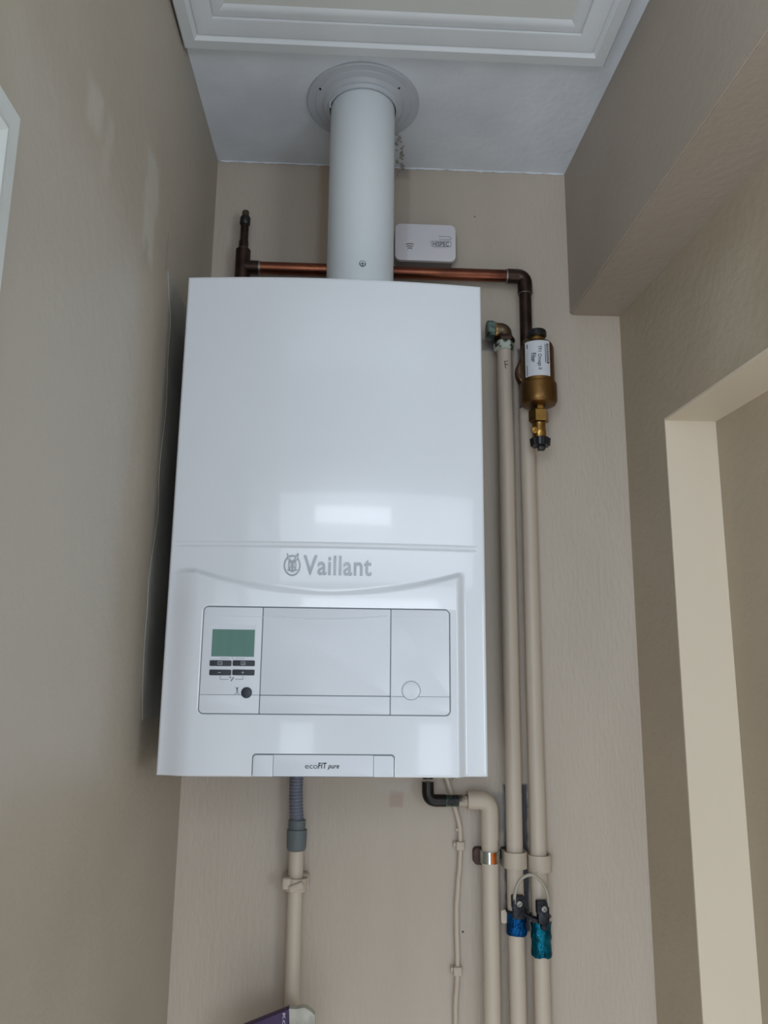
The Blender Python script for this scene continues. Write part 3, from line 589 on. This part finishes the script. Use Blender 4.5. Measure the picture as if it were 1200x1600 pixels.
# curved label
lx0, lx1 = at(824, 567, YFi-RB).x-fx, at(860, 567, YFi-RB).x-fx; lz0, lz1 = zf(595.5), zf(542)
th0, th1 = math.asin(max(-.99, (lx0)/RB)), math.asin(min(.99, (lx1)/RB))
def cyl(s, t, off):      # s 0..1 across, t 0..1 upwards
    th = th0+(th1-th0)*s; r = RB+off; return Vector((fx+r*math.sin(th), YFi-r*math.cos(th), lz0+(lz1-lz0)*t))
def cylpatch(s0, t0, s1, t1, off, n=14):
    bm = bmesh.new(); A = [[bm.verts.new(cyl(s0+(s1-s0)*i/n, t, o2)) for i in range(n+1)] for t, o2 in ((t0, off), (t1, off), (t1, 0), (t0, 0))]
    for k in range(4):
        a, b = A[k], A[(k+1) % 4]
        for i in range(n): bm.faces.new((a[i], a[i+1], b[i+1], b[i]))
    return bm
lab = tag(obj('paper_label', cylpatch(0, 0, 1, 1, .0004), M['label'], fb), 'white printed paper label')
# sub-part lettering is hung on the body so that it stays one level below it
def cyltext(s, s0, s1, t_top, t_bot, bold=0):
    """reads from top to bottom, letter tops to the right"""
    bm = text_bm(s, bold, 0, 0)
    bmesh.ops.triangulate(bm, faces=bm.faces[:]); bmesh.ops.subdivide_edges(bm, edges=bm.edges[:], cuts=1)
    for v in bm.verts: a, b = v.co.x, v.co.y; v.co = cyl(s0+(s1-s0)*b, t_top+(t_bot-t_top)*a, .0007)
    return bm
obj('label_bar', cylpatch(.86, .35, .955, .915, .0006), M['ink_black'], fb)
def cyltext2(*a, **k):
    bm = cyltext(*a, **k)
    for v in bm.verts: d = Vector((v.co.x-fx, v.co.y-YFi, 0)).normalized(); v.co += d*.0003
    return bm
obj('label_lettering', cyltext2('FERNOX', .872, .945, .88, .37, .02), M['label'], fb, smooth=False)
obj('label_lettering', cyltext('TF1 Omega II', .49, .66, .84, .16, .012), M['ink_black'], fb, smooth=False)
obj('label_lettering', cyltext('Filter', .27, .45, .64, .38, .02), M['ink_black'], fb, smooth=False)
obj('small_print', cylpatch(.79, .36, .82, .90, .0006), M['ink'], fb)
bm = cylpatch(.08, .02, .11, .32, .0006); obj('small_print', bm, M['ink_black'], fb)
obj('small_print', cylpatch(.09, .80, .14, .92, .0006), M['ink'], fb)
obj('small_print', cylpatch(.09, .38, .11, .68, .0006), M['ink_pale'], fb)

# ================================================================ pipes down the wall
YQ = -.030; RP = .0139; ZBOT = -.62
def vpipe(u, v, r, zt_, zb_=ZBOT, lean=0):
    x = at(u, v, YQ).x; bm = bmesh.new(); n = 20
    tube(bm, [(x+lean*(zt_-(zt_+(zb_-zt_)*i/n))+.0006*noise.noise(Vector((x*50, i*.5, 0))), YQ, zt_+(zb_-zt_)*i/n) for i in range(n+1)], r, 32); return bm, x
# flow pipe with its brass union
bm, xA = vpipe(802, 1200, RP, at(788, 548, YQ).z, lean=-.0008)
xA = .3155
pa = thing('heating_pipe', 'beige painted pipe marked F with brass elbow at its top, next to the boiler', 'pipe', (xA, YQ, ZBOT))
obj('pipe', bm, M['pipe'], pa)
ze = at(786, 517, YQ).z
bm = bmesh.new(); tube(bm, [(.20, YQ, ze), (xA-.045, YQ, ze)], .0105, 28); obj('stub_pipe', bm, M['solder'], pa)
bm = bmesh.new(); hexnut(bm, (xA-.0335, YQ, ze), (1, 0, 0), .0205, .0165, .003); tag(obj('union_nut', bm, M['brass_green'], pa, auto=25), 'green corroded nut')
bm = bmesh.new(); tube(bm, [(xA-.018, YQ, ze), (xA-.0145, YQ, ze)], .0158, 28); obj('copper_olive', bm, M['brass_bright'], pa)
bm = bmesh.new(); tube(bm, fillet([(xA-.017, YQ, ze), (xA, YQ, ze), (xA, YQ, ze-.030)], .017, 12), .0150, 32); obj('brass_elbow', bm, M['brass_old'], pa)
zn = at(788, 535, YQ).z
bm = bmesh.new(); lathe(bm, [(.0150, 0), (.0195, -.006), (.0205, -.010), (.0195, -.014)], (xA+.001, YQ, at(788, 524, YQ).z), (0, 0, 1), 6); obj('elbow_collar', bm, M['copper_dark'], pa, auto=25)
bm = bmesh.new(); hexnut(bm, (xA-.001, YQ, at(788, 549, YQ).z), (0, 0, 1), .0192, zn-at(788, 549, YQ).z, .002); tag(obj('union_nut', bm, M['nut_paint'], pa, auto=25), 'union nut with flaking white paint')
bm = bmesh.new(); yF = YQ-RP-.0002
stroke(bm, [(788.5, 564.5), (789.5, 573), (790.3, 575.6)], .0011, yF, .0006); stroke(bm, [(788.5, 564.8), (793.5, 564.2)], .0010, yF, .0006); stroke(bm, [(789.2, 569.8), (793.3, 569.2)], .0012, yF, .0006); obj('pen_mark', bm, M['ink_black'], pa, smooth=False)
bm, xB_ = vpipe(837.5, 1200, RP, at(834, 640, YQ).z, lean=.0002)
xB_ = .3548
tag(obj('heating_pipe', bm, M['pipe'], None, (xB_, YQ, ZBOT)), 'rightmost beige painted vertical pipe, running down from the brass filter', 'pipe')
# gas pipe with swan-neck
gp = thing('gas_pipe', 'beige painted pipe under the boiler whose bent top is bare and blackened', 'pipe', (.2735, YQ, ZBOT))
zh = at(735, 1252, YQ).z+.001; xg = .1695
bm = bmesh.new(); tube(bm, [(xg, YQ, .02), (xg, YQ, zh+.035)], .0092, 24); obj('upper_pipe', bm, M['gas_dark'], gp)
bm = bmesh.new(); tube(bm, fillet([(xg, YQ, zh+.030), (xg, YQ, zh), (xg+.030, YQ, zh)], .020, 12), .0102, 28); obj('blackened_elbow', bm, M['gas_dark'], gp)
bm = bmesh.new(); tube(bm, [(xg+.026, YQ, zh), (xg+.052, YQ, zh)], .0095, 28); obj('corroded_section', bm, M['verdigris'], gp)
bm = bmesh.new(); tube(bm, [(xg+.052, YQ, zh), (xg+.070, YQ, zh)], .0100, 28); obj('scorched_section', bm, mat('scorched_paint', srgb(176, 164, 148), .5, bump=.2, bscale=100, col2=srgb(70, 52, 42), cscale=60, cmix=1, cedge=(.45, .62)), gp)
bm = bmesh.new(); tube(bm, fillet([(xg+.067, YQ, zh+.001), (.2735, YQ, zh+.001), (.2735, YQ, zh-.062)], .030, 14), .0152, 32); obj('painted_elbow', bm, M['pipe'], gp)
bm = bmesh.new(); tube(bm, [(.2735, YQ, zh-.055), (.2735, YQ, ZBOT)], RP, 32); obj('pipe', bm, M['pipe'], gp)
# condensate drain
dp = thing('condensate_pipe', 'beige painted drain pipe with grey ribbed hose and coupler, left under the boiler', 'pipe', (-.0485, YQ, ZBOT))
xd = lambda v: at(457.5, v, YQ).x
zq = lambda v: at(457.5, v, YQ).z
xD = -.0487
bm = bmesh.new(); tube(bm, [(xD, YQ, zq(1322)), (xD, YQ, ZBOT)], .0122, 32); obj('pipe', bm, M['pipe'], dp)
bm = bmesh.new(); lathe(bm, [(.0126, 0), (.0150, .002), (.0160, .006), (.0166, zq(1296)-zq(1329)-.001), (.0166, zq(1296)-zq(1329)), (.0148, zq(1296)-zq(1329)), (.0140, zq(1296)-zq(1329)+.001), (.0142, zq(1281)-zq(1329)), (.0120, zq(1281)-zq(1329))], (xD, YQ, zq(1329)), (0, 0, 1), 40); tag(obj('coupler', bm, M['coupler'], dp, auto=30), 'grey rubber coupler')
bm = bmesh.new(); P_ = []; R_ = []; n = 160
top_z = .03; bot = zq(1286)
for i in range(n+1):
    t = i/n; z = bot+(top_z-bot)*t; P_.append((xD-.0035*math.sin(PI*min(1, t*1.2)), YQ-.004*t, z)); R_.append(.0112+(.0002+.0004*(1-t))*math.sin(t*2*PI*26))
tube(bm, P_, R_, 28); tag(obj('ribbed_hose', bm, M['hose'], dp), 'grey ribbed hose')

# ================================================================ pipe clips
def saddle(bm, x, z, h, r, y=YQ, arc=1.0, tk=.0022, n=28):
    R0, R1 = r+.0004, r+.0004+tk; A = []
    a0, a1 = PI-.15*PI*arc+.15*PI, 2*PI
    angs = [PI+(PI)*i/n for i in range(n+1)]     # front half
    prof_ = [(x-R1, -.0005), (x-R1, y)]+[(x+R1*math.cos(t), y+R1*math.sin(t)) for t in angs]+[(x+R1, -.0005), (x+R0, -.0005)]+[(x+R0*math.cos(t), y+R0*math.sin(t)) for t in reversed(angs)]+[(x-R0, -.0005)]
    lo = [bm.verts.new((p[0], p[1], z-h/2)) for p in prof_]; hi = [bm.verts.new((p[0], p[1], z+h/2)) for p in prof_]; m = len(lo)
    for i in range(m): bm.faces.new((lo[i], lo[(i+1) % m], hi[(i+1) % m], hi[i]))
    bm.faces.new(lo); bm.faces.new(hi); return bm
def loc_(u, v): p = at(u, v, YQ); return p.x, p.z
z1_ = at(806, 1347, YQ-.02).z; z2_ = at(841, 1352, YQ-.02).z
bm = bmesh.new(); saddle(bm, xA, z1_, .0255, RP+.0005, tk=.0050); bmesh.ops.recalc_face_normals(bm, faces=bm.faces[:])
tag(obj('pipe_clip', bm, M['clip'], None, (xA, 0, z1_), auto=50), 'beige painted clip on the middle of the three pipes, between two other clips', 'pipe clip', 'clips on the vertical pipes')
bm = bmesh.new(); saddle(bm, xB_+.002, z2_, .0255, RP+.001, tk=.0045)
tag(obj('pipe_clip', bm, M['clip'], None, (xB_, 0, z2_), auto=50), 'beige painted clip on the rightmost pipe, below the brass filter', 'pipe clip', 'clips on the vertical pipes')
cg = thing('pipe_clip', 'shiny chrome and copper clip on the gas pipe with a rusty side lug', 'pipe clip', (.2735, 0, at(763, 1342, YQ-.015).z), 'clips on the vertical pipes')
zg = at(763, 1342, YQ-.018).z
bm = bmesh.new(); saddle(bm, .2735, zg, .0185, RP, tk=.0026); obj('band', bm, M['chrome'], cg, auto=50)
bm = bmesh.new(); R1 = RP+.0034
A = [[bm.verts.new((.2735+R1*math.sin(t), YQ-R1*math.cos(t), z)) for t in [math.radians(a) for a in range(-6, 28, 3)]] for z in (zg-.0088, zg+.0088)]
B = [[bm.verts.new((.2735+(R1-.001)*math.sin(t), YQ-(R1-.001)*math.cos(t), z)) for t in [math.radians(a) for a in range(-6, 28, 3)]] for z in (zg-.0088, zg+.0088)]
for i in range(len(A[0])-1): bm.faces.new((A[0][i], A[0][i+1], A[1][i+1], A[1][i])); bm.faces.new((B[0][i], B[0][i+1], B[1][i+1], B[1][i]))
for q4 in ((A[0], B[0]), (A[1], B[1])):
    for i in range(len(A[0])-1): bm.faces.new((q4[0][i], q4[0][i+1], q4[1][i+1], q4[1][i]))
for k in (0, -1): bm.faces.new((A[0][k], A[1][k], B[1][k], B[0][k]))
tag(obj('copper_patch', bm, M['copper_bright'], cg), 'bare copper patch')
pg_ = at(747, 1337, -.012); bm = bmesh.new(); prism(bm, rrect(pg_.x-.008, pg_.z-.014, pg_.x+.014, pg_.z+.013, .007), -.016, -.0005, .001); tag(obj('side_lug', bm, M['rust'], cg), 'rusty side lug'); bm = bmesh.new(); prism(bm, rrect(pg_.x-.009+.048, pg_.z-.010, pg_.x+.053, pg_.z+.013, .006), -.014, -.0005, .001); tag(obj('side_lug', bm, M['rust'], cg), 'rusty side lug')
cdp = thing('pipe_clip', 'beige painted hinged clip holding the condensate pipe', 'pipe clip', (xD, 0, zq(1382)), 'clips on the vertical pipes')
zd = at(458, 1384, YQ-.015).z
bm = bmesh.new(); saddle(bm, xD+.0005, zd, .0200, .0122, tk=.0062); bmesh.ops.rotate(bm, verts=bm.verts, cent=(xD, -.02, zd), matrix=Matrix.Rotation(.05, 3, 'Y')); obj('ring', bm, M['clip'], cdp, auto=50)
bm = bmesh.new(); box(bm, (xD-.022, -.022, zd-.013), (xD+.022, -.0005, zd+.013), .004); box(bm, (xD-.0205, -.049, zd-.006), (xD-.006, -.020, zd+.0125), .003); obj('base_block', bm, M['clip'], cdp, auto=50)
bm = bmesh.new(); box(bm, (xD-.010, -.052, zd-.0075), (xD+.014, -.0465, zd+.0035), .002); bmesh.ops.rotate(bm, verts=bm.verts, cent=(xD, -.05, zd), matrix=Matrix.Rotation(-.35, 3, 'Y')); obj('latch', bm, M['clip'], cdp, auto=50)

# ================================================================ cable and its clips
YW = -.0075
cab = [(690, 1190), (697, 1213), (705, 1240), (713, 1268), (718.5, 1292), (719.5, 1320), (718.5, 1350), (715.5, 1385), (713.5, 1420), (713.8, 1460), (715, 1500), (714.5, 1530), (712.3, 1560), (712, 1600), (713, 1640), (713, 1700)]
bm = bmesh.new(); cpts = smoothpath([at(u, v, YW) for u, v in cab], 6)
tube(bm, [p+Vector((.0006*noise.noise(p*60), 0, 0)) for p in cpts], .0043, 16)
for u, v in ((709.5, 1218), (714.3, 1296)):
    g_ = bmesh.ops.create_icosphere(bm, subdivisions=2, radius=.003)
    for w in g_['verts']: w.co += at(u, v, YW-.002)
tag(obj('wall_cable', bm, M['pipe'], None, tuple(at(712, 1600, 0))), 'thin beige painted cable running down the wall left of the gas pipe', 'cable')
for u, v, lb in ((719.5, 1321.5, 'small beige cable clip just under the black pipe elbow, upper of two'), (715.5, 1517.5, 'small beige cable clip near the photo bottom, lower of two')):
    p = at(u, v, YW-.004); bm = bmesh.new(); box(bm, (p.x-.0075, -.0150, p.z-.0072), (p.x+.0070, -.0005, p.z+.0068), .0018)
    c_ = thing('cable_clip', lb, 'cable clip', (p.x, 0, p.z), 'clips on the wall cable'); obj('saddle', bm, M['clip'], c_, auto=50)
    bm = bmesh.new(); s_ = -1 if v > 1400 else 1
    lathe(bm, [(.0028, 0), (.0028, .006), (.001, .0066)], (p.x-.0090, -.0035, p.z+.002), (0, -1, 0), 14); box(bm, (p.x-.0115, -.006, p.z-.004), (p.x-.005, -.0005, p.z+.006), .001); obj('nail_lug', bm, M['clip'], c_, auto=50)

# ================================================================ earth bonding clamps with blue foil labels
def foil(u0, v0, u1, v1, x, m, name, parent, seed):
    zt_ = at((u0+u1)/2, v0, YQ-.018).z; zb_ = at((u0+u1)/2, v1, YQ-.018).z; bm = bmesh.new(); n, k = 26, 22; R0 = .0165; G_ = []
    for j in range(k+1):
        row = []
        for i in range(n+1):
            a = math.radians(-100+200*i/n); t = j/k
            cr = .0012*noise.noise(Vector((i*.22, j*.3, seed)))+.0007*math.sin(j*.62+seed*2)-(.0012*math.exp(-((j-k*.55)/1.2)**2))
            ex = (1 if j in (0, k) else 0)*.002*noise.noise(Vector((i*.35, j, seed+3)))+(.0022*abs(math.sin(i*.3+seed)) if j == k else 0)
            r = R0+cr; row.append(bm.verts.new((x+r*math.sin(a), YQ-r*math.cos(a)-.0005, zt_+(zb_-zt_)*t+ex)))
        G_.append(row)
    for a, b in zip(G_, G_[1:]):
        for i in range(n): bm.faces.new((a[i], a[i+1], b[i+1], b[i]))
    bmesh.ops.solidify(bm, geom=bm.faces[:], thickness=.0006)
    return obj(name, bm, m, parent, auto=60)
ga = thing('earth_clamp', 'blackened earth clamp with a deep blue foil label on the middle pipe', 'clamp', (xA, YQ, at(806, 1440, YQ).z), 'earth bonding clamps')
gb = thing('earth_clamp', 'blackened earth clamp with a longer turquoise foil label on the rightmost pipe', 'clamp', (xB_, YQ, at(845, 1460, YQ).z), 'earth bonding clamps')
tag(foil(795, 1426, 823, 1466, xA, M['foil_blue'], 'foil_label', ga, 1.3), 'deep blue foil label')
tag(foil(833, 1444, 863, 1500, xB_+.001, M['foil_cyan'], 'foil_label', gb, 4.1), 'turquoise foil label')
for root, x, us, zoff in ((ga, xA, (811, 1412, 1432), 0), (gb, xB_, (849.5, 1420, 1449), 0)):
    u, v, vs_ = us; p = at(u, v, -.056); s_ = at(u-3 if root is ga else u+2, vs_, -.056)
    bm = bmesh.new(); z0 = at(u, v+14, -.05).z; z1 = at(u, v-4, -.05).z
    tube(bm, [(x+.0163*math.cos(t), YQ+.0163*math.sin(t), z0-.002) for t in [2*PI*i/40 for i in range(41)]], .0022, 8)
    obj('strap', bm, M['clamp'], root)
    bm = bmesh.new(); box(bm, (p.x-.0095, -.060, z0-.008), (p.x+.0085, -.044, z0+.010), .0015); box(bm, (p.x-.0115, -.0605, z1-.010), (p.x+.0085, -.046, z1+.010), .002)
    for k in range(4): box(bm, (p.x-.010+k*.0046, -.0625, z1-.006), (p.x-.008+k*.0046, -.058, z1+.007), .0004)
    cb = obj('clamp_body', bm, M['clamp'], root, auto=40)
    bm = bmesh.new(); lathe(bm, [(.0052, -.004), (.0052, .003), (.0044, .0042), (.0016, .0044), (.0014, .0026), (.0005, .0026)], (p.x-.001, -.061, z1-.001), (0, -1, 0), 20); obj('clamp_screw', bm, M['solder'], cb)
    bm = bmesh.new(); lathe(bm, [(.0060, -.012), (.0060, .001), (.0050, .0022), (.0008, .0024)], (s_.x, -.052, s_.z), (0, -1, 0), 20); obj('strap_screw', bm, M['clamp'], root)
bm = bmesh.new(); p = at(786, 1432, -.03); prism(bm, rrect(p.x-.004, p.z-.010, p.x+.006, p.z+.011, .004), -.034, -.0295, .0008); obj('side_tab', bm, M['clip'], ga)
bm = bmesh.new(); tube(bm, [at(818, 1427, -.047), at(832, 1436, -.047), at(840, 1438, -.048)], .0032, 10); obj('strap_tail', bm, M['clamp'], gb)
bm = bmesh.new(); w_ = [(804.5, 1412), (804, 1402), (806.5, 1388), (813, 1375), (822, 1368.5), (832, 1367), (843, 1374), (851.5, 1386), (856, 1400), (856.5, 1416)]
tube(bm, smoothpath([at(u, v, -.058-.008*math.sin(PI*i/9)) for i, (u, v) in enumerate(w_)], 6), .0026, 14)
tag(obj('earth_wire', bm, M['wire'], None, tuple(at(830, 1390, -.05))), 'short greyish wire arching between the two foil-labelled clamps', 'wire')

# ================================================================ carton at the bottom of the picture
YK = -.10
kt = thing('carton', 'purple box with a torn white end at the foot of the condensate pipe', 'box', tuple(at(440, 1660, YK)))
bm = bmesh.new(); a = at(451.5, 1576.5, YK); b = at(376, 1607, YK); prism(bm, [(a.x, a.z), (b.x, b.z), (b.x-.03, b.z-.10), (a.x+.004, b.z-.14)], YK, YK+.015, .001); bx = obj('printed_side', bm, M['purple'], kt, auto=30)
edge = [(451.5, 1576.3), (456, 1576.5), (463, 1577), (469, 1575.6), (475, 1574.6), (481, 1577.4), (487, 1581.5), (492, 1586.5), (492.3, 1600), (492.3, 1700), (455, 1700)]
bm = bmesh.new(); prism(bm, px(edge, YK-.001), YK-.001, YK+.014); tag(obj('torn_end', bm, M['torn'], kt, smooth=False), 'torn white end')
bm = text_bm('KOV', .02, 0, .5)
zm = max(v.co.z for v in bm.verts); ta = at(446, 1583, YK); tl = .030
for v in bm.verts: a_, b_, c_ = v.co; v.co = Vector((ta.x-.0042+.0042*b_, YK-(c_/zm*.5+.5)*.0004, ta.z-tl*a_))
obj('side_lettering', bm, M['ink_pale'], bx, smooth=False)
